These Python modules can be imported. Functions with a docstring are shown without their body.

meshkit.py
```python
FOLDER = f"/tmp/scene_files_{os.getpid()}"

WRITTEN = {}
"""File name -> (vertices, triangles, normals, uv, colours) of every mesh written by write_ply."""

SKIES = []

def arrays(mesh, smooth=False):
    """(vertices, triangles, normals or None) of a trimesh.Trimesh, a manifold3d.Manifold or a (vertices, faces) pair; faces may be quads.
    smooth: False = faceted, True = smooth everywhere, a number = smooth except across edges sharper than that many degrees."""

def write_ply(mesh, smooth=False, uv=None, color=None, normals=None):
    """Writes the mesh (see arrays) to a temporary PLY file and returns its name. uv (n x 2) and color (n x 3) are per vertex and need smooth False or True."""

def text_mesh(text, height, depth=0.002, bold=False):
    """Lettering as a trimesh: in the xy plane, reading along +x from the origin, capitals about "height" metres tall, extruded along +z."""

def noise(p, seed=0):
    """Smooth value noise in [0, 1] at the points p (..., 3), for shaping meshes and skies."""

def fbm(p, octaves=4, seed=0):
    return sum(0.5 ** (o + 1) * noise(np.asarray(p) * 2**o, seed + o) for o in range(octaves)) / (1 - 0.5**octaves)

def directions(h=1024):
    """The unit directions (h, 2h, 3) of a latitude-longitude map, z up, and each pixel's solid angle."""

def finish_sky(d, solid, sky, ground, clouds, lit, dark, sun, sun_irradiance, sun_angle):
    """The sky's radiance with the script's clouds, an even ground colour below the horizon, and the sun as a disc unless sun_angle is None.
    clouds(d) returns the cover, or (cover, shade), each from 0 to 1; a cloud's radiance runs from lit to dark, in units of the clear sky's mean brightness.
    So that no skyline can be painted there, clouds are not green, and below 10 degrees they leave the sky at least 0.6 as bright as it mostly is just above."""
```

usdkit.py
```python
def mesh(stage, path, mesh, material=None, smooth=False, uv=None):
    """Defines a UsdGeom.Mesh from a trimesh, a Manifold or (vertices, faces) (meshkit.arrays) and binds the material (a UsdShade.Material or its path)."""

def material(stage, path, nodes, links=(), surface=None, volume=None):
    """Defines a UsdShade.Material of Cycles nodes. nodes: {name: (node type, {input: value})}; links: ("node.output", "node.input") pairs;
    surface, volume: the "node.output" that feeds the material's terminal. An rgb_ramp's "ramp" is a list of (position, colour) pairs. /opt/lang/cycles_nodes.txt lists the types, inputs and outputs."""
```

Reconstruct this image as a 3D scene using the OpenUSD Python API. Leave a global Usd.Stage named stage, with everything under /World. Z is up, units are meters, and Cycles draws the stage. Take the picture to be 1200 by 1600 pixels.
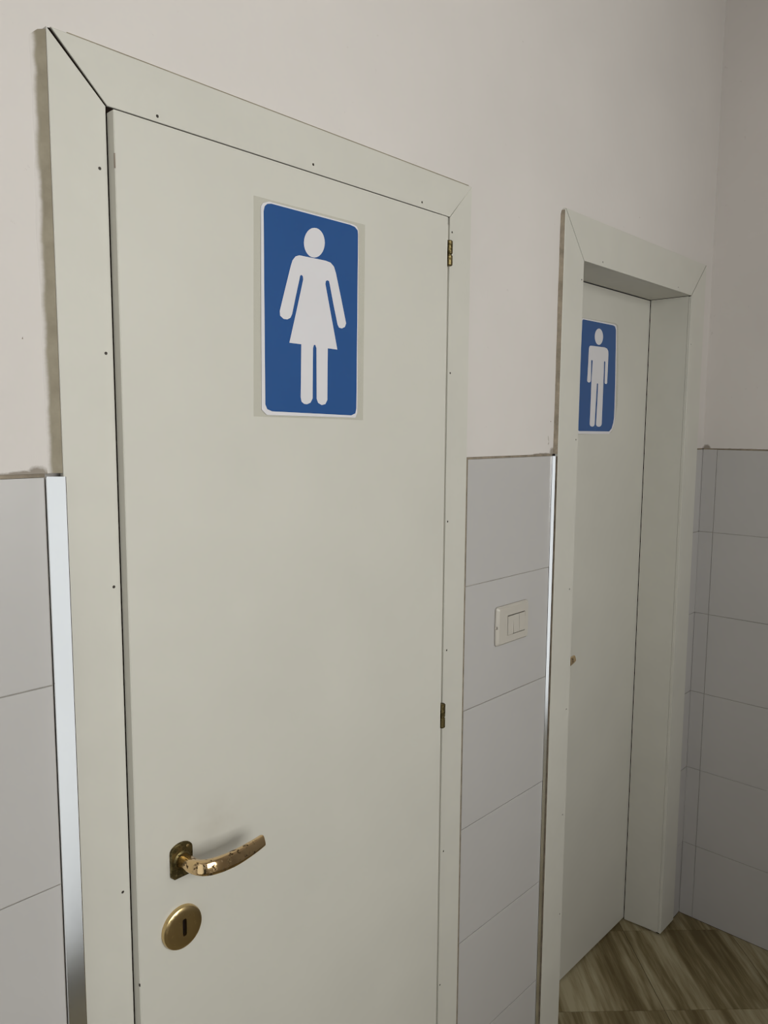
import math, random
import numpy as np
import trimesh, manifold3d, usdkit
from manifold3d import Manifold
from shapely.geometry import Polygon, box as sbox
from shapely import affinity
from scipy.interpolate import CubicSpline
from pxr import Usd, UsdGeom, UsdLux, Gf, Sdf, UsdShade

stage = Usd.Stage.CreateInMemory()
UsdGeom.SetStageUpAxis(stage, UsdGeom.Tokens.z)
UsdGeom.SetStageMetersPerUnit(stage, 1.0)
world = UsdGeom.Xform.Define(stage, '/World')
stage.SetDefaultPrim(world.GetPrim())
UsdGeom.Scope.Define(stage, '/World/Looks')
random.seed(4)
rng = np.random.default_rng(4)

EXPOSURE, DAY_WINDOW, DAY_DOOR = 0.42, 5.9, 0.58

S = 0.91          # all measures below are in units of 0.91 m (camera stands one unit off the door wall)

# ------------------------------------------------------------------ camera
YAW, PITCH, ROLL, FPX, EYE = 0.81515, -0.10979, 0.006717, 1202.29, (0.0, -1.0, 1.72565)
cy, sy, cp, sp = math.cos(YAW), math.sin(YAW), math.cos(PITCH), math.sin(PITCH)
fw = np.array([sy * cp, cy * cp, sp]); r0 = np.array([cy, -sy, 0.0]); u0 = np.cross(r0, fw)
rt = math.cos(ROLL) * r0 + math.sin(ROLL) * u0
up = math.cos(ROLL) * u0 - math.sin(ROLL) * r0
cam = UsdGeom.Camera.Define(stage, '/World/camera')
e = [S * c for c in EYE]
cam.AddTransformOp().Set(Gf.Matrix4d(*rt, 0, *up, 0, *(-fw), 0, *e, 1))
cam.CreateHorizontalApertureAttr(24.0); cam.CreateVerticalApertureAttr(32.0)
cam.CreateFocalLengthAttr(24.0 * FPX / 1200.0)
cam.CreateClippingRangeAttr(Gf.Vec2f(0.02, 50))
cam.CreateExposureAttr(EXPOSURE)

# ------------------------------------------------------------------ light: daylight through an unseen window and glazed door
sky = UsdLux.DomeLight.Define(stage, '/World/sky')
sky.CreateColorAttr(Gf.Vec3f(0.85, 0.93, 1.0)); sky.CreateIntensityAttr(0.03)
ROOM = dict(x0=-0.70, x1=2.6221, y0=-2.60, y1=0.0, z1=3.32)
WIN = dict(a0=-0.45, a1=1.45, z0=1.20, z1=2.80)          # window in the wall behind the camera
DOORWAY = dict(a0=-2.30, a1=-0.14, z0=0.0, z1=2.25)      # unseen glazed door in the left wall, widened to light the end wall
def area_light(name, w, h, at, turn, intensity):
    q = UsdLux.RectLight.Define(stage, '/World/' + name)
    q.CreateWidthAttr(S * w); q.CreateHeightAttr(S * h); q.CreateIntensityAttr(intensity); q.CreateColorAttr(Gf.Vec3f(1.0, 0.985, 0.972))
    q.AddTranslateOp().Set(Gf.Vec3d(*(S * c for c in at))); q.AddRotateXYZOp().Set(Gf.Vec3f(*turn))
area_light('daylight_window', 1.9, 1.7, (.50, ROOM['y0'] - .25, 2.00), (90, 0, 0), DAY_WINDOW)
area_light('daylight_door', 2.25, 2.25, (ROOM['x0'] - .17, -1.22, 1.13), (90, 0, -90), DAY_DOOR)

# ------------------------------------------------------------------ materials
def mat(name, nodes, links, surface='p.BSDF'):
    return usdkit.material(stage, '/World/Looks/' + name, nodes, links, surface=surface)

def plain(name, col, rough=0.5, metal=0.0, vary=0.06, scale=6.0, bump=0.0, bscale=300.0, extra=None):
    """One colour with faint unevenness and an optional fine relief."""
    lo = tuple(c * (1 - vary) for c in col); hi = tuple(min(1, c * (1 + vary)) for c in col)
    n = {'g': ('geometry', {}), 'n': ('noise_texture', {'scale': scale, 'detail': 4.0, 'roughness': 0.6}),
         'r': ('rgb_ramp', {'ramp': [(0.3, lo), (0.7, hi)]}),
         'p': ('principled_bsdf', {'roughness': rough, 'metallic': metal, **(extra or {})})}
    l = [('g.position', 'n.vector'), ('n.fac', 'r.fac'), ('r.color', 'p.base_color')]
    if bump:
        n['bn'] = ('noise_texture', {'scale': bscale, 'detail': 3.0})
        n['b'] = ('bump', {'strength': bump, 'distance': 0.002})
        l += [('g.position', 'bn.vector'), ('bn.fac', 'b.height'), ('b.normal', 'p.normal')]
    return mat(name, n, l)

C_PLASTER, C_PAINT, C_TILE = (0.625, 0.588, 0.560), (0.570, 0.555, 0.500), (0.470, 0.455, 0.445)
GRIME = (0.16, 0.125, 0.085)

# plaster with brown smears just above the wall tiles and beside the door frames
ZW = 1.6589
def plaster_material():
    n = {'g': ('geometry', {}), 'n': ('noise_texture', {'scale': 3.0, 'detail': 4.0}),
         'r': ('rgb_ramp', {'ramp': [(0.3, tuple(c * 0.97 for c in C_PLASTER)), (0.7, tuple(c * 1.03 for c in C_PLASTER))]}),
         'sm': ('noise_texture', {'scale': 60.0, 'detail': 5.0, 'roughness': 0.65}),
         'mx': ('mix_color', {'b': GRIME}),
         'bn': ('noise_texture', {'scale': 90.0, 'detail': 6.0, 'roughness': 0.6}), 'b': ('bump', {'strength': 0.2, 'distance': 0.0015}),
         'p': ('principled_bsdf', {'roughness': 0.85})}
    l = [('g.position', 'n.vector'), ('n.fac', 'r.fac'), ('g.position', 'sm.vector'), ('r.color', 'mx.a'), ('mx.result', 'p.base_color'),
         ('g.position', 'bn.vector'), ('bn.fac', 'b.height'), ('b.normal', 'p.normal')]
    last = None
    for k, (x, y, z, rx, rz) in enumerate(((.413, 0, 1.663, .017, .014), (.395, 0, 1.662, .055, .007), (1.665, 0, 1.664, .020, .020), (1.62, 0, 1.662, .06, .006), (2.622, -.012, 1.664, .016, .016), (2.622, -.14, 1.661, .12, .004))):
        sc = (1 / (S * rx), 1 / (S * max(rx, .01)), 1 / (S * rz))
        n[f'm{k}'] = ('mapping', {'mapping_type': 'point', 'location': tuple(-S * a * b for a, b in zip((x, y, z), sc)), 'scale': sc})
        n[f'q{k}'] = ('gradient_texture', {'gradient_type': 'spherical'})
        l += [('g.position', f'm{k}.vector'), (f'm{k}.vector', f'q{k}.vector')]
        if last:
            n[f'x{k}'] = ('math', {'math_type': 'maximum'}); l += [(last, f'x{k}.value1'), (f'q{k}.fac', f'x{k}.value2')]; last = f'x{k}.value'
        else: last = f'q{k}.fac'
    n['ad'] = ('math', {'math_type': 'multiply_add', 'value2': 1.1}); n['rg'] = ('rgb_ramp', {'ramp': [(0.66, (0, 0, 0)), (1.0, (0.75, 0.75, 0.75))]})
    l += [(last, 'ad.value1'), ('sm.fac', 'ad.value3'), ('ad.value', 'rg.fac'), ('rg.color', 'mx.fac')]
    return mat('plaster', n, l)

# door lacquer with a faint painted shadow patch above the lever
def leaf_material():
    n = {'g': ('geometry', {}), 'n': ('noise_texture', {'scale': 5.0, 'detail': 4.0}),
         'r': ('rgb_ramp', {'ramp': [(0.3, tuple(c * 0.975 for c in C_PAINT)), (0.7, tuple(c * 1.025 for c in C_PAINT))]}),
         'mp': ('mapping', {'mapping_type': 'point', 'location': tuple(-S * c * k for c, k in ((0.652, 1 / 0.085), (-0.0235, 1 / 0.085), (1.113, 1 / 0.050))),
                            'scale': (1 / 0.085, 1 / 0.085, 1 / 0.050)}),
         'gr': ('gradient_texture', {'gradient_type': 'spherical'}),
         'sm': ('noise_texture', {'scale': 28.0, 'detail': 4.0, 'roughness': 0.6}), 'sr': ('rgb_ramp', {'ramp': [(0.30, (0, 0, 0)), (0.75, (1, 1, 1))]}),
         'mul': ('math', {'math_type': 'multiply'}), 'mu2': ('math', {'math_type': 'multiply', 'value2': 0.22}),
         'mx': ('mix_color', {'b': (0.27, 0.23, 0.18)}),
         'bn': ('noise_texture', {'scale': 160.0, 'detail': 3.0}), 'b': ('bump', {'strength': 0.06, 'distance': 0.001}),
         'p': ('principled_bsdf', {'roughness': 0.42, 'specular_ior_level': 0.35})}
    l = [('g.position', 'n.vector'), ('n.fac', 'r.fac'), ('g.position', 'mp.vector'), ('mp.vector', 'gr.vector'), ('g.position', 'sm.vector'),
         ('sm.fac', 'sr.fac'), ('sr.color', 'mul.value1'), ('gr.fac', 'mul.value2'), ('mul.value', 'mu2.value1'), ('mu2.value', 'mx.fac'),
         ('r.color', 'mx.a'), ('mx.result', 'p.base_color'), ('g.position', 'bn.vector'), ('bn.fac', 'b.height'), ('b.normal', 'p.normal')]
    return mat('door_lacquer', n, l)

# wood-look floor tile: streaks run along s = (x + y), a shift of its own per tile
def floor_material():
    n = {'g': ('geometry', {}), 's': ('separate_xyz', {}), 'o': ('object_info', {}),
         'sa': ('math', {'math_type': 'add'}), 'ta': ('math', {'math_type': 'subtract'}),
         'sk': ('math', {'math_type': 'multiply', 'value2': 0.35}), 'off': ('math', {'math_type': 'multiply', 'value2': 9.0}), 'tk': ('math', {'math_type': 'add'}),
         'v': ('combine_xyz', {}),
         'n1': ('noise_texture', {'scale': 9.0, 'detail': 3.0, 'roughness': 0.55}),
         'n2': ('noise_texture', {'scale': 55.0, 'detail': 3.0, 'roughness': 0.6}),
         'm': ('mix_float', {'fac': 0.33}),
         'r': ('rgb_ramp', {'ramp': [(0.38, (0.140, 0.103, 0.044)), (0.46, (0.205, 0.160, 0.078)), (0.53, (0.320, 0.268, 0.158)), (0.62, (0.440, 0.385, 0.250))]}),
         'b': ('bump', {'strength': 0.08, 'distance': 0.001}),
         'p': ('principled_bsdf', {'roughness': 0.45, 'specular_ior_level': 0.3})}
    l = [('g.position', 's.vector'), ('s.x', 'sa.value1'), ('s.y', 'sa.value2'), ('s.x', 'ta.value1'), ('s.y', 'ta.value2'),
         ('sa.value', 'sk.value1'), ('o.random', 'off.value1'), ('ta.value', 'tk.value1'), ('off.value', 'tk.value2'), ('tk.value', 'v.x'), ('off.value', 'v.z'),
         ('sk.value', 'sk2.value1'), ('sk2.value', 'v.y'), ('v.vector', 'n1.vector'), ('v.vector', 'n2.vector'), ('n1.fac', 'm.a'), ('n2.fac', 'm.b'),
         ('m.result', 'r.fac'), ('r.color', 'p.base_color'), ('n2.fac', 'b.height'), ('b.normal', 'p.normal')]
    n['sk2'] = ('math', {'math_type': 'multiply', 'value2': 0.22})
    return mat('wood_look_tile', n, l)

def brass(name, col, dark, cover, rough):
    n = {'g': ('geometry', {}), 'n': ('noise_texture', {'scale': 120.0, 'detail': 5.0, 'roughness': 0.6}),
         'r': ('rgb_ramp', {'ramp': [(cover - 0.03, dark), (cover + 0.03, col)]}), 'rr': ('rgb_ramp', {'ramp': [(cover - 0.03, (0.6,) * 3), (cover + 0.03, (rough,) * 3)]}),
         'p': ('principled_bsdf', {'metallic': 1.0})}
    return mat(name, n, [('g.position', 'n.vector'), ('n.fac', 'r.fac'), ('n.fac', 'rr.fac'), ('r.color', 'p.base_color'), ('rr.color', 'p.roughness')])

M_PLASTER, M_LEAF, M_FLOOR = plaster_material(), leaf_material(), floor_material()
M_FRAME = plain('frame_lacquer', C_PAINT, 0.42, vary=0.03, bump=0.05, bscale=160, extra={'specular_ior_level': 0.35})
M_TILE = plain('white_wall_tile', C_TILE, 0.30, vary=0.02, scale=3, bump=0.03, bscale=30, extra={'specular_ior_level': 0.4})
M_GROUT = plain('grout', (0.36, 0.335, 0.30), 0.9, vary=0.25, scale=25)
M_GRIME_SHADE = plain('grimy_mortar_and_shade', (0.24, 0.20, 0.15), 0.9, vary=0.30, scale=40)
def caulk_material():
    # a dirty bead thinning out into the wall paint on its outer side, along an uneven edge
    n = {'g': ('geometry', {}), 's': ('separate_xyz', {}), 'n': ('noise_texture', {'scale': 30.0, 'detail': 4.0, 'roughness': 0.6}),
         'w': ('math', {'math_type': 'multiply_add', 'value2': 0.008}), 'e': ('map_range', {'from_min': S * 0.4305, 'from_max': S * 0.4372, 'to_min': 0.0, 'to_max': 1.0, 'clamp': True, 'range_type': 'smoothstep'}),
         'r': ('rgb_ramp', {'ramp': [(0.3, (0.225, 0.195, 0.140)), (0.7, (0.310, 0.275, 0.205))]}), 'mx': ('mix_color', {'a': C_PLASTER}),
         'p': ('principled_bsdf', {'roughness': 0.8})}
    return mat('dirty_caulk_and_shade', n, [('g.position', 's.vector'), ('g.position', 'n.vector'), ('n.fac', 'w.value1'), ('s.x', 'w.value3'), ('w.value', 'e.value'),
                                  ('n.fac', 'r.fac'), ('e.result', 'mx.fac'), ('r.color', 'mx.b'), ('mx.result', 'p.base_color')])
M_CAULK_SHADE = caulk_material()
M_RAWEDGE = plain('raw_board_edge', (0.30, 0.25, 0.205), 0.8, vary=0.15, scale=30)
M_DARK = plain('dark_gap', (0.014, 0.010, 0.008), 1.0, extra={'specular_ior_level': 0.0})
M_NAIL = plain('nail_head', (0.035, 0.026, 0.020), 0.6)
M_CEIL = plain('ceiling_paint', (0.62, 0.60, 0.57), 0.9)
M_METAL = plain('satin_aluminium', (0.88, 0.90, 0.93), 0.16, metal=1.0, vary=0.02)
M_BRASS = brass('polished_brass', (0.76, 0.55, 0.30), (0.10, 0.065, 0.03), 0.40, 0.13)
M_BRASS_SATIN = brass('satin_brass', (0.62, 0.47, 0.24), (0.30, 0.21, 0.09), 0.34, 0.30)
M_BRASS_OLD = brass('tarnished_brass', (0.21, 0.165, 0.075), (0.09, 0.07, 0.03), 0.47, 0.42)
M_BLUE = plain('sign_blue', (0.018, 0.078, 0.245), 0.32, vary=0.03)
M_RING = plain('sign_pale_blue', (0.045, 0.125, 0.27), 0.32)
M_PAPER = plain('sign_white', (0.66, 0.645, 0.665), 0.35, vary=0.015)
M_SWITCH = plain('switch_plastic', (0.485, 0.455, 0.405), 0.4, vary=0.02)
M_FILM = mat('laminating_film', {'t': ('transparent_bsdf', {'color': (1.0, 1.0, 0.99)}), 'd': ('principled_bsdf', {'base_color': (0.50, 0.48, 0.43), 'roughness': 0.25}),
                                 'm': ('mix_closure', {'fac': 0.11})}, [('t.BSDF', 'm.closure1'), ('d.BSDF', 'm.closure2')], surface='m.closure')
M_GLASS = mat('door_glass', {'f': ('fresnel', {'IOR': 1.45}), 't': ('transparent_bsdf', {'color': (0.98, 0.99, 0.98)}), 'gl': ('glossy_bsdf', {'roughness': 0.02, 'color': (1, 1, 1)}),
                             'm': ('mix_closure', {})}, [('f.fac', 'm.fac'), ('t.BSDF', 'm.closure1'), ('gl.BSDF', 'm.closure2')], surface='m.closure')

# ------------------------------------------------------------------ helpers
USED = {}
def numbered(parent, name):
    k = USED.get((parent, name), 0); USED[(parent, name)] = k + 1
    return f'{parent}/{name}' + (f'_{k:03d}' if k else '')

BASE = {'/World': np.zeros(3)}
def says(prim, label=None, category=None, group=None, kind=None):
    for k, v in (('label', label), ('category', category), ('group', group), ('kind', kind)):
        if v: prim.SetCustomDataByKey(k, v)
    return prim

def thing(name, label, category, base, kind=None, group=None):
    path = numbered('/World', name)
    x = UsdGeom.Xform.Define(stage, path); x.AddTranslateOp().Set(Gf.Vec3d(*(S * c for c in base)))
    BASE[path] = np.array(base, float)
    says(x.GetPrim(), label, category, group, kind)
    return path

def obj(name, mesh, material, parent='/World', smooth=False, **kw):
    """One Mesh prim from a mesh given in scene measure; under a thing it is stored from the thing's base."""
    path = numbered(parent, name)
    b = BASE['/' + '/'.join(path.split('/')[1:3])] if parent != '/World' else np.zeros(3)
    if hasattr(mesh, 'to_mesh'):
        m = mesh.to_mesh(); v, f = m.vert_properties[:, :3], m.tri_verts
    else:
        v, f = np.asarray(mesh.vertices), np.asarray(mesh.faces)
    t = trimesh.Trimesh((np.asarray(v, float) - b) * S, f, process=False)
    p = usdkit.mesh(stage, path, t, material, smooth=smooth)
    says(p.GetPrim(), **kw)
    return path

def hull(pts): return Manifold.hull_points(np.asarray(pts, float))
def box(x0, x1, y0, y1, z0, z1, b=0.0):
    if b <= 0:
        return hull([(x, y, z) for x in (x0, x1) for y in (y0, y1) for z in (z0, z1)])
    pts = []
    for x, sx in ((x0, 1), (x1, -1)):
        for y, sy_ in ((y0, 1), (y1, -1)):
            for z, sz in ((z0, 1), (z1, -1)):
                pts += [(x, y + sy_ * b, z + sz * b), (x + sx * b, y, z + sz * b), (x + sx * b, y + sy_ * b, z)]
    return hull(pts)
def board(poly, front, back, b=0.0012):
    """A convex outline in x, z made a board from y = front to y = back with its front arris eased."""
    p = Polygon(poly); q = p.buffer(-b, join_style=2)
    pts = [(x, front, z) for x, z in q.exterior.coords[:-1]] + [(x, y, z) for x, z in p.exterior.coords[:-1] for y in (front + b, back)]
    return hull(pts)
def sheet(poly, front, back):
    if not isinstance(poly, Polygon): poly = Polygon(poly)
    """A flat outline of any shape in x, z as a thin sheet."""
    p = poly.buffer(0)
    m = trimesh.creation.extrude_polygon(p, back - front)
    v = np.array(m.vertices); m.vertices = np.c_[v[:, 0], back - v[:, 2], v[:, 1]]
    m.fix_normals()
    return m
def ycyl(x, z, y0, y1, r, n=20):
    a = np.linspace(0, 2 * math.pi, n, endpoint=False)
    return hull([(x + r * math.cos(t), y, z + r * math.sin(t)) for t in a for y in (y0, y1)])
def zcyl(x, y, z0, z1, r, n=24, b=0.0):
    a = np.linspace(0, 2 * math.pi, n, endpoint=False)
    rings = [(z0, r - b), (z0 + b, r), (z1 - b, r), (z1, r - b)] if b else [(z0, r), (z1, r)]
    return hull([(x + q * math.cos(t), y + q * math.sin(t), z) for z, q in rings for t in a])
def union(*ms):
    out = ms[0]
    for m in ms[1:]: out = out + m
    return out

# ------------------------------------------------------------------ measures of the two doorways
A = dict(x0=0.4421, x1=0.5164, x2=1.2364, x3=1.3047, zo=2.2122, zi=2.1404, p=0.0100)   # frame of the women's door
B = dict(x0=1.6752, x1=1.7700, x2=2.4437, x3=2.5491, zo=2.2473, zi=2.1399, p=0.0094)   # frame of the men's door
Q = 0.1255                                                                             # men's door stands this deep in the wall
X0, X1, Y0, Y1, ZC = ROOM['x0'], ROOM['x1'], ROOM['y0'], ROOM['y1'], ROOM['z1']
COURSES = [1.6589, 1.3812, 1.1002, 0.8220, 0.5467, 0.2687, -0.004]
STRIP_L, STRIP_OUT = (0.4226, 0.4419), -.0185
STRIP_M = (1.6640, 1.6686)

# ------------------------------------------------------------------ shell
wall = thing('wall_back', 'off-white plaster wall with both restroom doors, white tiles along its lower half', 'wall', (1.0, 0, 0), 'structure')
openings = [box(A['x1'] - .012, A['x2'] + .012, -1, 1, -1, A['zi'] + .012), box(B['x1'] - .012, B['x2'] + .012, -1, 1, -1, B['zi'] + .012)]
core = box(X0 - .2, X1 + .2, 0.012, 0.30, -0.02, ZC)
skin = box(X0, X1, 0.0, 0.0125, ZW + .0042, ZC)
shell = union(core, skin)
for o in openings: shell = shell - o
obj('plaster', shell, M_PLASTER, wall)
SEG = [(X0 + .0005, STRIP_L[0] - .0005), (A['x3'] + .0005, STRIP_M[0] - .0004), (B['x3'] + .0005, X1 - .0012)]
TILE_M0, TILE_R0 = A['x3'] + .0170, B['x3'] + .012
for k, (a, b) in enumerate(SEG):
    obj('grout', box(a, b, 0.0018, 0.0118, 0.0, ZW - .001), M_GROUT, wall)
    obj('mortar_line', box(a, b, 0.0006, 0.0118, ZW - .0005, ZW + .0040), M_GRIME_SHADE, wall)
JOINT = 0.0017
def wall_tiles(parent, spans, place):
    for a, b in spans:
        for zt, zb in zip(COURSES[:-1], COURSES[1:]):
            dz = rng.uniform(-.0003, .0003)
            obj('tile', place(a + JOINT / 2, b - JOINT / 2, max(zb, .001) + JOINT / 2 + dz, zt - JOINT / 2 + dz, rng.uniform(-.0005, .0003)), M_TILE, parent)
def on_back(a, b, z0, z1, e): return box(a, b, -0.0003 + e, 0.0016, z0, z1, 0.0006)
wall_tiles(wall, [(X0 + .002, -.139), (-.139, STRIP_L[0] - .001), (TILE_M0, STRIP_M[0]), (TILE_R0, X1 + .0008)], on_back)
# a scar in the plaster beside the men's door
for (x, z, l, w, t) in ((1.6432, 1.700, .016, .0016, 8), (1.6440, 1.6885, .007, .0022, -12), (1.6515, 1.742, .0035, .003, 0)):
    ca, sa = math.cos(math.radians(t)), math.sin(math.radians(t))
    pl = [(x + ca * u - sa * v, z + sa * u + ca * v) for u, v in ((-w / 2, 0), (0, l / 2), (w / 2, .1 * l), (w * .3, -l / 2))]
    obj('scratch', board(pl, -0.0004, 0.0008, 0.0001), M_GRIME_SHADE, wall)
for (x, z) in ((0.4005, 1.832), (2.083, 2.305)):
    obj('scratch', board([(x, z), (x + .001, z + .003), (x + .0016, z)], -0.0003, 0.0008, 0.0001), M_GRIME_SHADE, wall)

wr = thing('wall_right', 'off-white plaster end wall with white tiled lower half, right of the men\'s door', 'wall', (X1, -.7, 0), 'structure')
obj('plaster', union(box(X1 + .012, X1 + .2, Y0 - .2, 0.012, -.02, ZC), box(X1, X1 + .0125, Y0, 0.0, ZW + .0042, ZC)), M_PLASTER, wr)
obj('grout', box(X1 + .0018, X1 + .0118, Y0, -.001, 0, ZW - .001), M_GROUT, wr)
obj('mortar_line', box(X1 + .0006, X1 + .0118, Y0, -.001, ZW - .0005, ZW + .0040), M_GRIME_SHADE, wr)
def on_right(a, b, z0, z1, e): return box(X1 - .0003 + e, X1 + .0016, -b, -a, z0, z1, 0.0006)
JOINT = 0.0014
wall_tiles(wr, [(-0.0002, 0.0470), (0.0470, 0.6020), (0.6020, 1.157), (1.157, -Y0 - .001)], on_right)

wl = thing('wall_left', 'plain off-white plaster side wall around the unseen glazed door', 'wall', (X0, -.7, 0), 'structure')
obj('plaster', box(X0 - .2, X0, Y0 - .2, 0.012, -.02, ZC) - box(-9, 9, DOORWAY['a0'], DOORWAY['a1'], -1, DOORWAY['z1']), M_PLASTER, wl)
wf = thing('wall_front', 'off-white plaster wall behind the camera, with the daylit window', 'wall', (.9, Y0, 0), 'structure')
obj('plaster', box(X0, X1, Y0 - .2, Y0, -.02, ZC) - box(WIN['a0'], WIN['a1'], -9, 9, WIN['z0'], WIN['z1']), M_PLASTER, wf)
ce = thing('ceiling', 'plain white painted ceiling above the corridor', 'ceiling', (.7, -.7, ZC), 'structure')
obj('slab', box(X0 - .2, X1 + .2, Y0 - .2, .3, ZC, ZC + .1), M_CEIL, ce)

# unseen window and glazed door, sized to let the daylight in
def glazing(name, label, category, O, at, along_x, bars):
    t = thing(name, label, category, ((O['a0'] + O['a1']) / 2, at, O['z0']) if along_x else (at, (O['a0'] + O['a1']) / 2, O['z0']), 'structure')
    def bx(a0, a1, d0, d1, z0, z1): return box(a0, a1, at - d1, at - d0, z0, z1) if along_x else box(at - d1, at - d0, a0, a1, z0, z1)
    f = bx(O['a0'] + .002, O['a1'] - .002, .08, .13, O['z0'] + .002, O['z1'] - .002)
    w = (O['a1'] - O['a0'] - .05 * (bars + 1)) / bars
    cuts = [(O['a0'] + .05 + k * (w + .05), O['a0'] + .05 + k * (w + .05) + w) for k in range(bars)]
    for a, b in cuts: f = f - bx(a, b, -1, 2, O['z0'] + .06, O['z1'] - .05)
    obj('window_frame', f, M_FRAME, t)
    for a, b in cuts: obj('pane', bx(a + .001, b - .001, .100, .106, O['z0'] + .061, O['z1'] - .051), M_GLASS, t)
glazing('window_1', 'white framed two-pane window in the wall behind the camera', 'window', WIN, Y0, True, 2)
glazing('window_2', 'unseen glazed white door in the left side wall, widened for light', 'glass door', DOORWAY, X0, False, 2)

# floor of square wood-look tiles laid diagonally
fl = thing('floor', 'brown wood-look floor tiles laid diagonally at the foot of the men\'s door', 'floor', (1.0, -.6, 0), 'structure')
obj('screed', box(X0 - .2, X1 + .2, Y0 - .25, .30, -.05, -.0022), M_DARK, fl)
room = sbox(X0, Y0, X1, 0.0).union(sbox(A['x1'] - .01, -.01, A['x2'] + .01, .28)).union(sbox(B['x1'] - .01, -.01, B['x2'] + .01, .28))
T = 0.365
for i in range(-12, 14):
    for j in range(-12, 14):
        s0, t0 = 1.754 + T * i, 1.618 + T * j
        g = .0008
        sq = [(s0 + g, t0 + g), (s0 + T - g, t0 + g), (s0 + T - g, t0 + T - g), (s0 + g, t0 + T - g)]
        q = Polygon([((s + t) / math.sqrt(2), (s - t) / math.sqrt(2)) for s, t in sq]).intersection(room)
        if q.is_empty or q.area < 2e-4: continue
        for part in (q.geoms if hasattr(q, 'geoms') else [q]):
            if part.geom_type != 'Polygon' or part.area < 2e-4: continue
            m = trimesh.creation.extrude_polygon(part, .0102); m.apply_translation((0, 0, -.0102 + rng.uniform(-.0002, 0)))
            obj('floor_tile', m, M_FLOOR, fl)


for a, b in ((A['x3'] + .0005, TILE_M0 + .0005), (B['x3'] + .0005, TILE_R0 + .0005)):
    obj('mortar_line', box(a, b, 0.0004, 0.0017, 0.0, ZW - .001), M_GRIME_SHADE, wall)  # dark strip painting the contact shadow along the frame's right side

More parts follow.
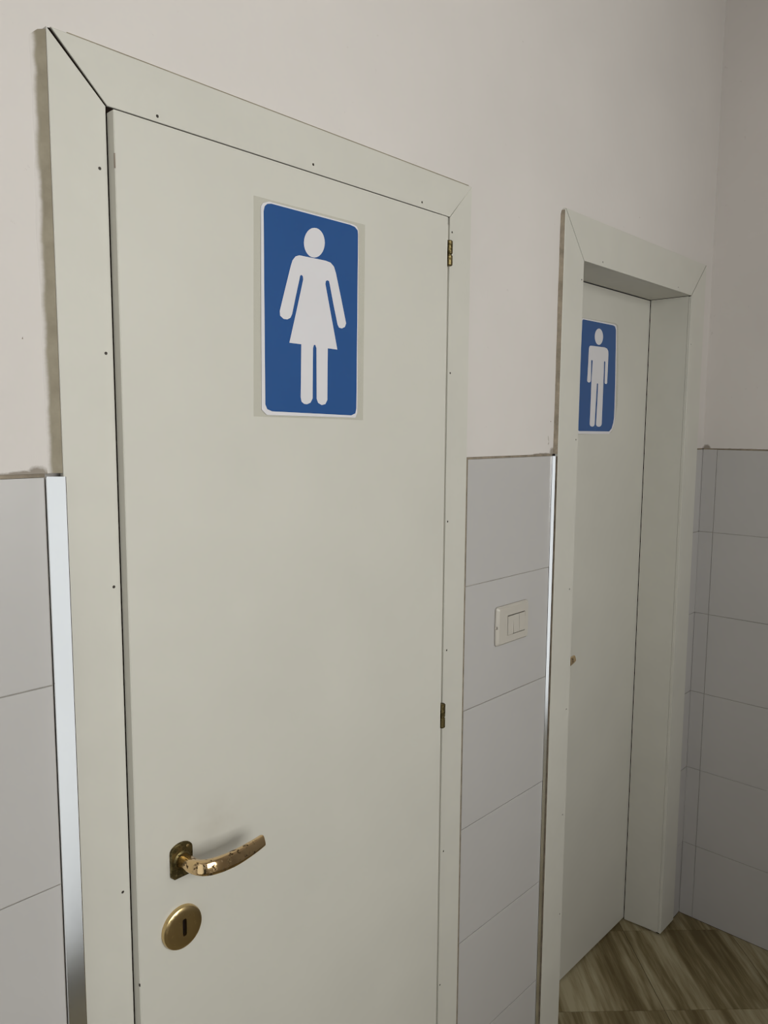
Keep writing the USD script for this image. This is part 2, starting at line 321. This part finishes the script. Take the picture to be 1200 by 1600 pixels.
# ------------------------------------------------------------------ door frames
def nail_cut(b, holes, p):
    for x, z in holes: b = b - ycyl(x, z, -p - .01, -p + .0030, .0022, 12)
    return b
def ribbon(zs, section):
    """A triangular bead up a frame's side: section(k) gives the three x, y points at height zs[k]."""
    v, f = [], []
    for k, z in enumerate(zs):
        v += [(x, y, z) for x, y in section(k)]
        if k:
            o = 3 * (k - 1)
            for a in range(3):
                b = (a + 1) % 3
                f += [(o + a, o + b, o + 3 + b), (o + a, o + 3 + b, o + 3 + a)]
    n = len(v)
    f += [(0, 2, 1), (n - 3, n - 2, n - 1)]
    m = trimesh.Trimesh(v, f, process=False); m.fix_normals()
    return m
def frame(name, F, label, gapL, gapR, nails, foot, bead, bead_mat):
    t = thing(name, label, 'door frame', ((F['x0'] + F['x3']) / 2, 0, 0), 'structure')
    p, x0, x1, x2, x3, zo, zi = (F[k] for k in ('p', 'x0', 'x1', 'x2', 'x3', 'zo', 'zi'))
    (gl0, gl1), (gr0, gr1) = gapL, gapR        # open mitres: width outside, width inside
    left = [(x0, foot), (x1, foot), (x1, zi - gl1 * .5), (x0, zo - gl0 * .2)]
    head = [(x0 + gl0, zo), (x3 - gr0, zo), (x2 - gr1, zi), (x1 + gl1, zi)]
    right = [(x2, foot), (x3, foot), (x3, zo - gr0 * .3), (x2, zi - gr1 * .6)]
    for poly, nl in ((left, nails[0]), (head, nails[1]), (right, nails[2])):
        obj('frame_board', nail_cut(board(poly, -p, -.0004, .0007), nl, p), M_FRAME, t)
    for nl in nails:
        for x, z in nl: obj('nail_hole', ycyl(x, z, -p + .0006, -p + .0028, .0021, 10), M_NAIL, t)
    for q in ([(x0 + .0008, zo - gl0 * .25), (x0 + gl0, zo - .0006), (x1 + gl1, zi + .0004), (x1, zi - gl1 * .5)],
              [(x3 - .0008, zo - gr0 * .35), (x3 - gr0, zo - .0006), (x2 - gr1, zi + .0004), (x2, zi - gr1 * .6)]):
        obj('mitre_gap', hull([(x, y, z) for x, z in q for y in (-p * .72, -.0004)]), M_DARK, t)
    zs = np.linspace(ZW + .0045, zo - bead[2], 60)
    w = bead[0] + bead[1] * np.convolve(rng.normal(size=70), np.ones(11) / 11, 'valid') * 1.8
    w *= np.clip((zs[-1] - zs) / .006 + .4, .4, 1)
    obj('caulk_bead', ribbon(zs, lambda k: ((x0 - w[k], -.0001), (x0 - .0002, -.0001), (x0 - .0002, -p * .8))), bead_mat, t, smooth=40)
    hid = bead[3]
    obj('caulk_line', board([(x0 + .03, zo + hid), (x3 + .0025, zo + hid), (x3 + .0025, zo + hid + .0017), (x0 + .03, zo + hid + .0012)], -.0003, -.0001, .00005), M_CAULK_SHADE, t)  # painted shadow line along the joint above the head board
    return t

NAILS_A = ([(.5055, 2.0588), (.5058, 1.8215), (.5064, 1.5033), (.5050, 1.0542)], [(.5917, 2.1481), (.8761, 2.1530), (1.1504, 2.1505)],
           [(1.2432, 2.1121), (1.2442, 1.8357), (1.2435, 1.5319), (1.2472, 1.2573), (1.2472, .8076), (1.2423, .4956)])
NAILS_B = ([(1.7613, 2.0927), (1.7596, 1.6974), (1.7528, 1.3129), (1.7572, .9906), (1.7557, .6986), (1.7582, .4142)], [(1.8657, 2.1513), (2.340, 2.1509)], [(2.4574, 1.9915)])
ta = frame('trim_1', A, 'off-white mitred door frame around the women\'s door, open joint at its upper left corner', (.0056, .0026), (-.0004, .0009), NAILS_A, .006, (.0165, .0014, .004, .0046), M_CAULK_SHADE)
tb = frame('trim_2', B, 'off-white mitred door frame around the recessed men\'s door', (.0026, .0018), (.0024, .0026), NAILS_B, .010, (.0078, .0010, .004, .0024), M_GRIME_SHADE)
obj('mortar_line', box(B['x0'] - .0016, B['x0'] - .0003, -.0086, .0011, .001, ZW - .002), M_GRIME_SHADE, tb)  # dark layer painting the shade of the gap beside the metal strip
# linings inside the openings
obj('jamb', box(A['x1'] - .011, A['x1'] + .016, -.0050, .20, .003, A['zi'] - .014), M_FRAME, ta)
obj('jamb', box(A['x2'] - .016, A['x2'] + .011, -.0050, .20, .003, A['zi'] - .014), M_FRAME, ta)
obj('jamb', box(A['x1'] - .011, A['x2'] + .011, .0040, .20, A['zi'] - .012, A['zi'] + .011), M_FRAME, ta)
g = .0012
obj('jamb', box(B['x1'] - .011, B['x1'], -.0002, .20, .003, B['zi'] - g), M_FRAME, tb)
obj('jamb', hull([(x, y, z) for x in (B['x2'], B['x2'] + .011) for y, z in ((.0003, .0100), (Q - .0032, .002), (Q - .0032, B['zi'] - g), (.0003, B['zi'] - g))]), M_FRAME, tb)
obj('joint_gap', box(B['x2'] + .0035, B['x2'] + .0105, Q - .0031, Q + .0005, .003, B['zi'] - g), M_DARK, tb)
obj('jamb', box(B['x1'] - .011, B['x2'] + .0109, .0003, Q - .0012, B['zi'], B['zi'] + .011), M_FRAME, tb)
obj('joint_gap', box(B['x2'] + .0002, B['x2'] + .008, .0004, Q - .004, B['zi'] - g + .0001, B['zi'] - .0001), M_DARK, tb)

# bright metal edging beside the tiles
t3 = thing('trim_3', 'bright satin metal edging strip between the left wall tiles and the women\'s door frame', 'edging strip', (sum(STRIP_L) / 2, 0, 0), 'structure')
a, b = STRIP_L
prof = [(a, -.0010), (a + .0006, -.0022), (b - .0012, STRIP_OUT + .0004), (b - .0002, STRIP_OUT + .0006), (b, STRIP_OUT + .0018), (b, -.0005), (a, -.0005)]
obj('strip', hull([(x, y, z) for z in (.001, ZW + .0004) for x, y in prof]), M_METAL, t3)
t4 = thing('trim_4', 'thin shiny metal edging strip between the middle wall tiles and the men\'s door frame', 'edging strip', (sum(STRIP_M) / 2, 0, 0), 'structure')
a, b = STRIP_M
prof = [(a + .0005, -.0004), (a + .0011, -.0012), (a + .0034, -.0072), (a + .0040, -.0074), (a + .0044, -.0066), (a + .0044, .0014), (a + .0005, .0014)]
obj('strip', hull([(x, y, z) for z in (.001, ZW - .001) for x, y in prof]), M_METAL, t4)

# ------------------------------------------------------------------ doors
LY, LB = -.0265, -.0078         # front and back of the women's door's overlapping lip
d1 = thing('door_1', 'off-white door on the left with a brass lever and a woman sign', 'door', (.866, LY, 0), 'structure')
leaf = union(box(.5182, 1.2095, LY, LB, .010, 2.1322, .0011), box(.5350, 1.1980, LB - .001, .014, .010, 2.1240)) - ycyl(.5885, .9680, LY - .01, LY + .012, .016, 24)
obj('leaf', leaf, M_LEAF, d1)
obj('seal', union(box(A['x1'] + .0002, .5345, LB + .0004, LB + .0030, .010, A['zi'] - .0004), box(A['x1'] + .0002, A['x2'] - .0300, LB + .0004, LB + .0030, 2.1246, A['zi'] - .0004)), M_DARK, d1, label='dark strip painting the shade in the gap around the leaf')  # dark strip added to paint the shade in the leaf gap
obj('chipped_edge', box(.5178, .5190, LY - .0003, LY + .002, 2.0590, 2.0775), M_RAWEDGE, d1)
obj('chipped_edge', box(.5178, .5190, LY - .0003, LY + .0025, .9080, .9120), M_NAIL, d1)
def hinge(parent, x, y, z0, z1, r):
    zm = z0 + (z1 - z0) * .44
    h = obj('hinge', union(zcyl(x, y, z0, zm - .0007, r, 24, .0016), zcyl(x, y, zm + .0007, z1, r, 24, .0016), zcyl(x, y, zm - .001, zm + .001, r * .7, 24)), M_BRASS_OLD, parent, smooth=35, label='tarnished brass barrel hinge')
    obj('leaf_plate', box(x - .012, x + .012, y + r * .8, y + r * .8 + .002, z0 + .004, z1 - .004), M_BRASS_OLD, h)
hinge(d1, 1.2222, -.0195, 2.0425, 2.0911, .0072)
hinge(d1, 1.2222, -.0195, 1.0977, 1.1494, .0072)

LEVER = [(0.0, 0.004, 0.0), (-.001, .020, .003), (-.003, .036, .0065), (-.002, .047, .0085), (.003, .0555, .0092), (.013, .0605, .0088), (.030, .0625, .0074), (.055, .0615, .0058), (.082, .0570, .0048), (.1000, .0530, .0042), (.1135, .0495, .0040)]
TURN = math.radians(-16)
LEVER_R = [(.0098, .0098), (.0096, .0098), (.0096, .0098), (.0096, .0102), (.0094, .0108), (.0086, .0113), (.0076, .0114), (.0066, .0112), (.0058, .0104), (.0054, .0097), (.0050, .0090)]
def lever_mesh(cx, y, cz):
    P = np.array(LEVER); R = np.array(LEVER_R)
    k = np.r_[0, np.cumsum(np.linalg.norm(np.diff(P, axis=0), axis=1))]
    fine = np.linspace(0, k[-1], 46)
    c = CubicSpline(k, P)(fine); rr = np.stack([np.interp(fine, k, R[:, i]) for i in (0, 1)], 1)
    tg = np.gradient(c, axis=0); tg /= np.linalg.norm(tg, axis=1, keepdims=True)
    v, f, n = [], [], 24
    upv = np.array([0, 0, 1.0])
    rings = [(c[i], tg[i], rr[i]) for i in range(len(c))]
    rings += [(c[-1] + tg[-1] * .0008, tg[-1], rr[-1] * .96), (c[-1] + tg[-1] * .0013, tg[-1], rr[-1] * .84)]
    for o, t, (ra, rb) in rings:
        side = np.cross(t, upv); side /= np.linalg.norm(side); vert = np.cross(side, t)
        side, vert = side * math.cos(TURN) + vert * math.sin(TURN), vert * math.cos(TURN) - side * math.sin(TURN)
        for q in range(n):
            a = 2 * math.pi * q / n
            ca, sa = math.cos(a), math.sin(a)
            e = 2 / 3.6                        # rounded-rectangle section
            v.append(o + side * ra * math.copysign(abs(ca) ** e, ca) + vert * rb * math.copysign(abs(sa) ** e, sa))
    m = len(rings)
    for i in range(m - 1):
        for q in range(n):
            a, b = i * n + q, i * n + (q + 1) % n
            f += [(a, b, b + n), (a, b + n, a + n)]
    v += [rings[0][0], rings[-1][0] + tg[-1] * .0002]
    for q in range(n):
        f += [(len(v) - 2, (q + 1) % n, q), (len(v) - 1, (m - 1) * n + q, (m - 1) * n + (q + 1) % n)]
    v = np.array(v)
    out = np.c_[cx + v[:, 0], y - v[:, 1], cz + v[:, 2]]
    t = trimesh.Trimesh(out, f, process=False); t.fix_normals()
    return t
def arch(cx, cz, w, h, rise, n=14):
    top = [(cx + w / 2 * math.cos(math.pi * k / n), cz + h / 2 - rise + rise * math.sin(math.pi * k / n)) for k in range(n + 1)]
    c = .006
    return top + [(cx - w / 2, cz - h / 2 + c), (cx - w / 2 + c, cz - h / 2), (cx + w / 2 - c, cz - h / 2), (cx + w / 2, cz - h / 2 + c)]
def handle(parent, cx, y, cz):
    """Lever on its tarnished backplate; y is the face of the door."""
    pl = obj('backplate', board(arch(cx, cz, .0375, .054, .012), y - .0048, y - .0001, .0013), M_BRASS_OLD, parent, label='dark tarnished backplate of the lever')
    obj('collar', hull([(cx + q * math.cos(a), yy, cz + q * math.sin(a)) for a in np.linspace(0, 2 * math.pi, 28, endpoint=False) for q, yy in ((.0145, y - .0049), (.0120, y - .0068))]), M_BRASS_OLD, pl, smooth=35)
    for dz in (.0195, -.0205):
        for dx in (-.0095, .0095):
            obj('screw', hull([(cx + dx + q * math.cos(a), yy, cz + dz + q * math.sin(a)) for a in np.linspace(0, 2 * math.pi, 14, endpoint=False) for q, yy in ((.0026, y - .0049), (.0017, y - .0060))]), M_BRASS_SATIN if dz > 0 and dx > 0 else M_BRASS_OLD, pl)
    obj('lever', lever_mesh(cx, y - .003, cz), M_BRASS, parent, smooth=True, label='worn polished brass lever curving to the right')
handle(d1, .5906, LY, 1.0755)
def rosette(parent, cx, y, cz, r):
    rings = [(r, 0), (r, .0040), (r * .97, .0062), (r * .90, .0076), (r * .78, .0084), (r * .52, .0086), (.001, .0086)]
    n = 48; v = [(cx + q * math.cos(a), y - d - .0001, cz + q * math.sin(a)) for q, d in rings for a in np.linspace(0, 2 * math.pi, n, endpoint=False)]
    def key(r, y0, y1): return hull([(cx + .0012 + sx * (.0042 - .003) + (r + .003) * math.cos(a) * .72, yy, cz + .0012 + sz * .0105 + (r + .003) * math.sin(a)) for sx in (-1, 1) for sz in (-1, 1) for a in np.linspace(0, 2 * math.pi, 16, endpoint=False) for yy in (y0, y1)])
    slot = key(.0002, y - .02, y - .003)
    ro = obj('keyhole_rosette', hull(v) - slot, M_BRASS_SATIN, parent, smooth=30, label='round satin brass keyhole rosette')
    obj('keyhole', key(0, y - .0036, y - .0031), M_DARK, ro)
rosette(d1, .5885, LY, .9682, .0335)

d2 = thing('door_2', 'off-white door on the right, recessed in its frame, with a man sign', 'door', (2.107, Q, 0), 'structure')
obj('leaf', box(B['x1'] + .002, B['x2'] + .0034, Q, Q + .04, .006, B['zi'] - .0020, .0008), M_LEAF, d2)
handle(d2, 1.8235, Q, 1.067)
rosette(d2, 1.8235, Q, .955, .0335)
obj('dark_gap', box(B['x1'] - .001, B['x2'] + .001, Q + .045, Q + .05, .001, B['zi']), M_DARK, d2)

# ------------------------------------------------------------------ signs
POLY = {
    'w_pouch': [(0.7436, 2.0731), (0.9831, 2.0751), (0.9796, 1.7377), (0.7387, 1.7409)],
    'w_sheet': [(0.7563, 2.0595), (0.7604, 2.0654), (0.772, 2.07), (0.9535, 2.0703), (0.9623, 2.0684), (0.9664, 2.0627), (0.9646, 1.7506), (0.9598, 1.7419), (0.7638, 1.7436), (0.7538, 1.7518)],
    'w_blue': [(0.7615, 2.0536), (0.7637, 2.0616), (0.7686, 2.0658), (0.7761, 2.0677), (0.9459, 2.0681), (0.9571, 2.0667), (0.9638, 2.0623), (0.9649, 2.0553), (0.9619, 1.758), (0.9593, 1.7494), (0.9493, 1.7459), (0.7745, 1.7495), (0.7647, 1.7527), (0.761, 1.7603)],
    'w_head': [(0.8875, 2.0285), (0.8869, 2.023), (0.8852, 2.0177), (0.8824, 2.0127), (0.8787, 2.0083), (0.8743, 2.0047), (0.8695, 2.0022), (0.8644, 2.0008), (0.8593, 2.0006), (0.8545, 2.0015), (0.8503, 2.0037), (0.8468, 2.0068), (0.8442, 2.0108), (0.8425, 2.0155), (0.842, 2.0206), (0.8426, 2.0259), (0.8443, 2.0311), (0.847, 2.036), (0.8505, 2.0404), (0.8548, 2.044), (0.8595, 2.0466), (0.8646, 2.0481), (0.8696, 2.0484), (0.8745, 2.0476), (0.8788, 2.0456), (0.8825, 2.0425), (0.8852, 2.0384), (0.8869, 2.0337)],
    'w_body': [(0.8324, 1.9994), (0.8244, 1.9964), (0.8181, 1.9894), (0.8145, 1.9806), (0.8029, 1.9443), (0.7912, 1.9072), (0.792, 1.9), (0.7989, 1.8958), (0.8063, 1.8956), (0.813, 1.8989), (0.8166, 1.9053), (0.8243, 1.9337), (0.8322, 1.9616), (0.8336, 1.9671), (0.8363, 1.9695), (0.8394, 1.9676), (0.8403, 1.9627), (0.8264, 1.9138), (0.8104, 1.8594), (0.8355, 1.8591), (0.8336, 1.7736), (0.8354, 1.7664), (0.8409, 1.763), (0.8474, 1.7625), (0.8548, 1.7652), (0.8596, 1.7723), (0.8609, 1.8549), (0.8628, 1.8599), (0.8656, 1.8608), (0.8684, 1.8555), (0.8686, 1.7719), (0.8719, 1.7653), (0.8801, 1.7619), (0.8883, 1.7639), (0.8927, 1.7709), (0.8939, 1.8571), (0.916, 1.8566), (0.9022, 1.9101), (0.8888, 1.9619), (0.8897, 1.9668), (0.8931, 1.9687), (0.897, 1.9678), (0.8984, 1.9632), (0.9072, 1.93), (0.9165, 1.8984), (0.92, 1.8938), (0.9265, 1.893), (0.9336, 1.8962), (0.9366, 1.9026), (0.925, 1.9427), (0.9126, 1.9833), (0.9082, 1.9931), (0.9004, 1.9985), (0.8893, 1.9999)],
    'm_pouch': [(2.004, 2.0395), (2.2086, 2.044), (2.2291, 2.039), (2.2409, 1.9089), (2.2466, 1.8018), (2.2333, 1.753), (2.2135, 1.7138), (2.0043, 1.7076)],
    'm_sheet': [(2.006, 2.0324), (2.0106, 2.0373), (2.0166, 2.0379), (2.2033, 2.0398), (2.2161, 2.0364), (2.2203, 2.0276), (2.2271, 1.9081), (2.2293, 1.8282), (2.2315, 1.761), (2.2243, 1.7367), (2.213, 1.7205), (2.1956, 1.7098), (2.0052, 1.7101), (2.0025, 1.7189)],
    'm_blue': [(2.0097, 2.0284), (2.011, 2.0322), (2.0158, 2.0344), (2.1952, 2.0354), (2.2079, 2.033), (2.2144, 2.0231), (2.2202, 1.9077), (2.2235, 1.828), (2.224, 1.7609), (2.2197, 1.7434), (2.2102, 1.7259), (2.1961, 1.7175), (2.0137, 1.7182), (2.0054, 1.7214), (2.0039, 1.7277)],
    'm_head': [(2.1347, 1.9965), (2.1345, 1.9912), (2.133, 1.986), (2.1303, 1.9813), (2.1266, 1.9772), (2.1221, 1.974), (2.1169, 1.9718), (2.1114, 1.9708), (2.1058, 1.9709), (2.1004, 1.9722), (2.0954, 1.9746), (2.0913, 1.978), (2.088, 1.9822), (2.0858, 1.9869), (2.0848, 1.9921), (2.085, 1.9973), (2.0864, 2.0024), (2.089, 2.0071), (2.0927, 2.0111), (2.0971, 2.0143), (2.1023, 2.0165), (2.1077, 2.0177), (2.1133, 2.0176), (2.1188, 2.0164), (2.1237, 2.014), (2.128, 2.0107), (2.1314, 2.0065), (2.1337, 2.0017)],
    'm_body': [(2.0617, 1.9648), (2.0557, 1.9623), (2.0526, 1.9555), (2.0514, 1.9078), (2.049, 1.8629), (2.0539, 1.8596), (2.0612, 1.8589), (2.0678, 1.8608), (2.0707, 1.8647), (2.0696, 1.8938), (2.0685, 1.922), (2.0725, 1.925), (2.0774, 1.9226), (2.0757, 1.8891), (2.0743, 1.8585), (2.0741, 1.7973), (2.0731, 1.7383), (2.0772, 1.7332), (2.0879, 1.7312), (2.0985, 1.7328), (2.1029, 1.738), (2.1053, 1.7981), (2.1078, 1.857), (2.1108, 1.8592), (2.1153, 1.8573), (2.1139, 1.7983), (2.1115, 1.7373), (2.1173, 1.7326), (2.1304, 1.7309), (2.1417, 1.7335), (2.1463, 1.7388), (2.147, 1.7992), (2.1472, 1.8598), (2.1473, 1.893), (2.1465, 1.9235), (2.1501, 1.9266), (2.1547, 1.9241), (2.1544, 1.8934), (2.1552, 1.8622), (2.1593, 1.8595), (2.166, 1.859), (2.1708, 1.8624), (2.1718, 1.9048), (2.1721, 1.9492), (2.1697, 1.9581), (2.162, 1.964), (2.1469, 1.9664)],
}

EMBLEM = (2.1075, 1.7260)
def sign(name, who, yface, label, film=True):
    shift = 1 if who == 'm' else (1 + LY) / (1 - .0235)          # the women's door face lies a little nearer
    k = {a: [(EYE[0] + (x - EYE[0]) * shift, EYE[2] + (z - EYE[2]) * shift) for x, z in b] for a, b in POLY.items()}
    xs = [p[0] for p in k[who + '_sheet']]; zs = [p[1] for p in k[who + '_sheet']]
    t = thing(name, label, 'sign', ((min(xs) + max(xs)) / 2, yface, min(zs)))
    obj('laminating_pouch', sheet(k[who + '_pouch'], yface - .0006, yface - .0002), M_FILM, t, label='clear laminating pouch')
    obj('backing_sheet', sheet(k[who + '_sheet'], yface - .0012, yface - .0006), M_PAPER, t)
    obj('blue_panel', sheet(k[who + '_blue'], yface - .0014, yface - .00121), M_BLUE, t)
    f = obj('figure', sheet(k[who + '_body'], yface - .0016, yface - .00141), M_PAPER, t, label='white %s pictogram' % ('woman' if who == 'w' else 'man'))
    if who == 'm':        # the small printed ring under the feet
        ring = Polygon([(EMBLEM[0] + .0065 * math.cos(a), EMBLEM[1] + .0052 * math.sin(a)) for a in np.linspace(0, 2 * math.pi, 24, endpoint=False)])
        ring = ring.difference(affinity.scale(ring, .78, .78))
        obj('printed_ring', sheet(ring, yface - .0015, yface - .00141), M_RING, t)
    obj('figure_head', sheet(k[who + '_head'], yface - .0016, yface - .00141), M_PAPER, f)
    return t
sign('restroom_sign', 'w', LY, 'blue and white woman pictogram sign taped on the left door')
sign('restroom_sign', 'm', Q, 'blue and white man pictogram sign on the recessed right door')

# ------------------------------------------------------------------ light switch
sw = thing('light_switch', 'cream three-gang light switch on the white tiles between the doors', 'light switch', (1.4995, -.0012, 1.2225))
def tilt(x0, x1, z0, z1, y0, ytop, ybot, b=.0006):
    return hull([(x0 + b, ytop, z1 - b), (x1 - b, ytop, z1 - b), (x0 + b, ybot, z0 + b), (x1 - b, ybot, z0 + b)] + [(x, y0, z) for x in (x0, x1) for z in (z0, z1)])
px0, px1, pz0, pz1 = 1.4347, 1.5640, 1.2240, 1.3160
n = 8
def rrect(x0, x1, z0, z1, r, bulge=0):
    out = []
    for cx, cz, a0 in ((x1 - r, z1 - r, 0), (x0 + r, z1 - r, 90), (x0 + r, z0 + r, 180), (x1 - r, z0 + r, 270)):
        out += [(cx + r * math.cos(math.radians(a0 + 90 * k / 5)), cz + r * math.sin(math.radians(a0 + 90 * k / 5))) for k in range(6)]
    zc = (z0 + z1) / 2
    return [(x + math.copysign(bulge, x - (x0 + x1) / 2) * (1 - ((z - zc) / ((z1 - z0) / 2)) ** 2), z) for x, z in out] + ([(x1 + bulge, zc), (x0 - bulge, zc)] if bulge else [])
po, pi_ = rrect(px0, px1, pz0, pz1, .006, .0018), rrect(px0 + .006, px1 - .006, pz0 + .005, pz1 - .005, .005, .001)
WX0, WX1, WZ0, WZ1 = 1.4722, 1.5458, 1.2445, 1.2925
plate = hull([(x, y, z) for x, z in po for y in (-.0012, -.0045)] + [(x, -.0100, z) for x, z in pi_]) - box(WX0, WX1, -.02, -.0035, WZ0, WZ1)
plate = plate - box(px0 - .01, px0 + .0035, -.0075, -.0022, 1.2655, 1.2720)
obj('cover_plate', plate, M_SWITCH, sw, smooth=25)
obj('plate_recess', box(WX0 + .0002, WX1 - .0002, -.0042, -.0036, WZ0 + .0002, WZ1 - .0002), M_DARK, sw)
cw = (WX1 - WX0) / 3
for k in range(3):
    a = WX0 + k * cw + (.0014, .0001, .0004)[k]; b = WX0 + (k + 1) * cw - (.0001, .0003, .0006)[k]
    yt, yb = ((-.0110, -.0104) if k == 0 else (-.0100, -.0116))
    obj('rocker', tilt(a, b, WZ0 + (.0004 if k == 0 else .0022), WZ1 - .0024, -.0043, yt, yb, .0003), M_SWITCH, sw)
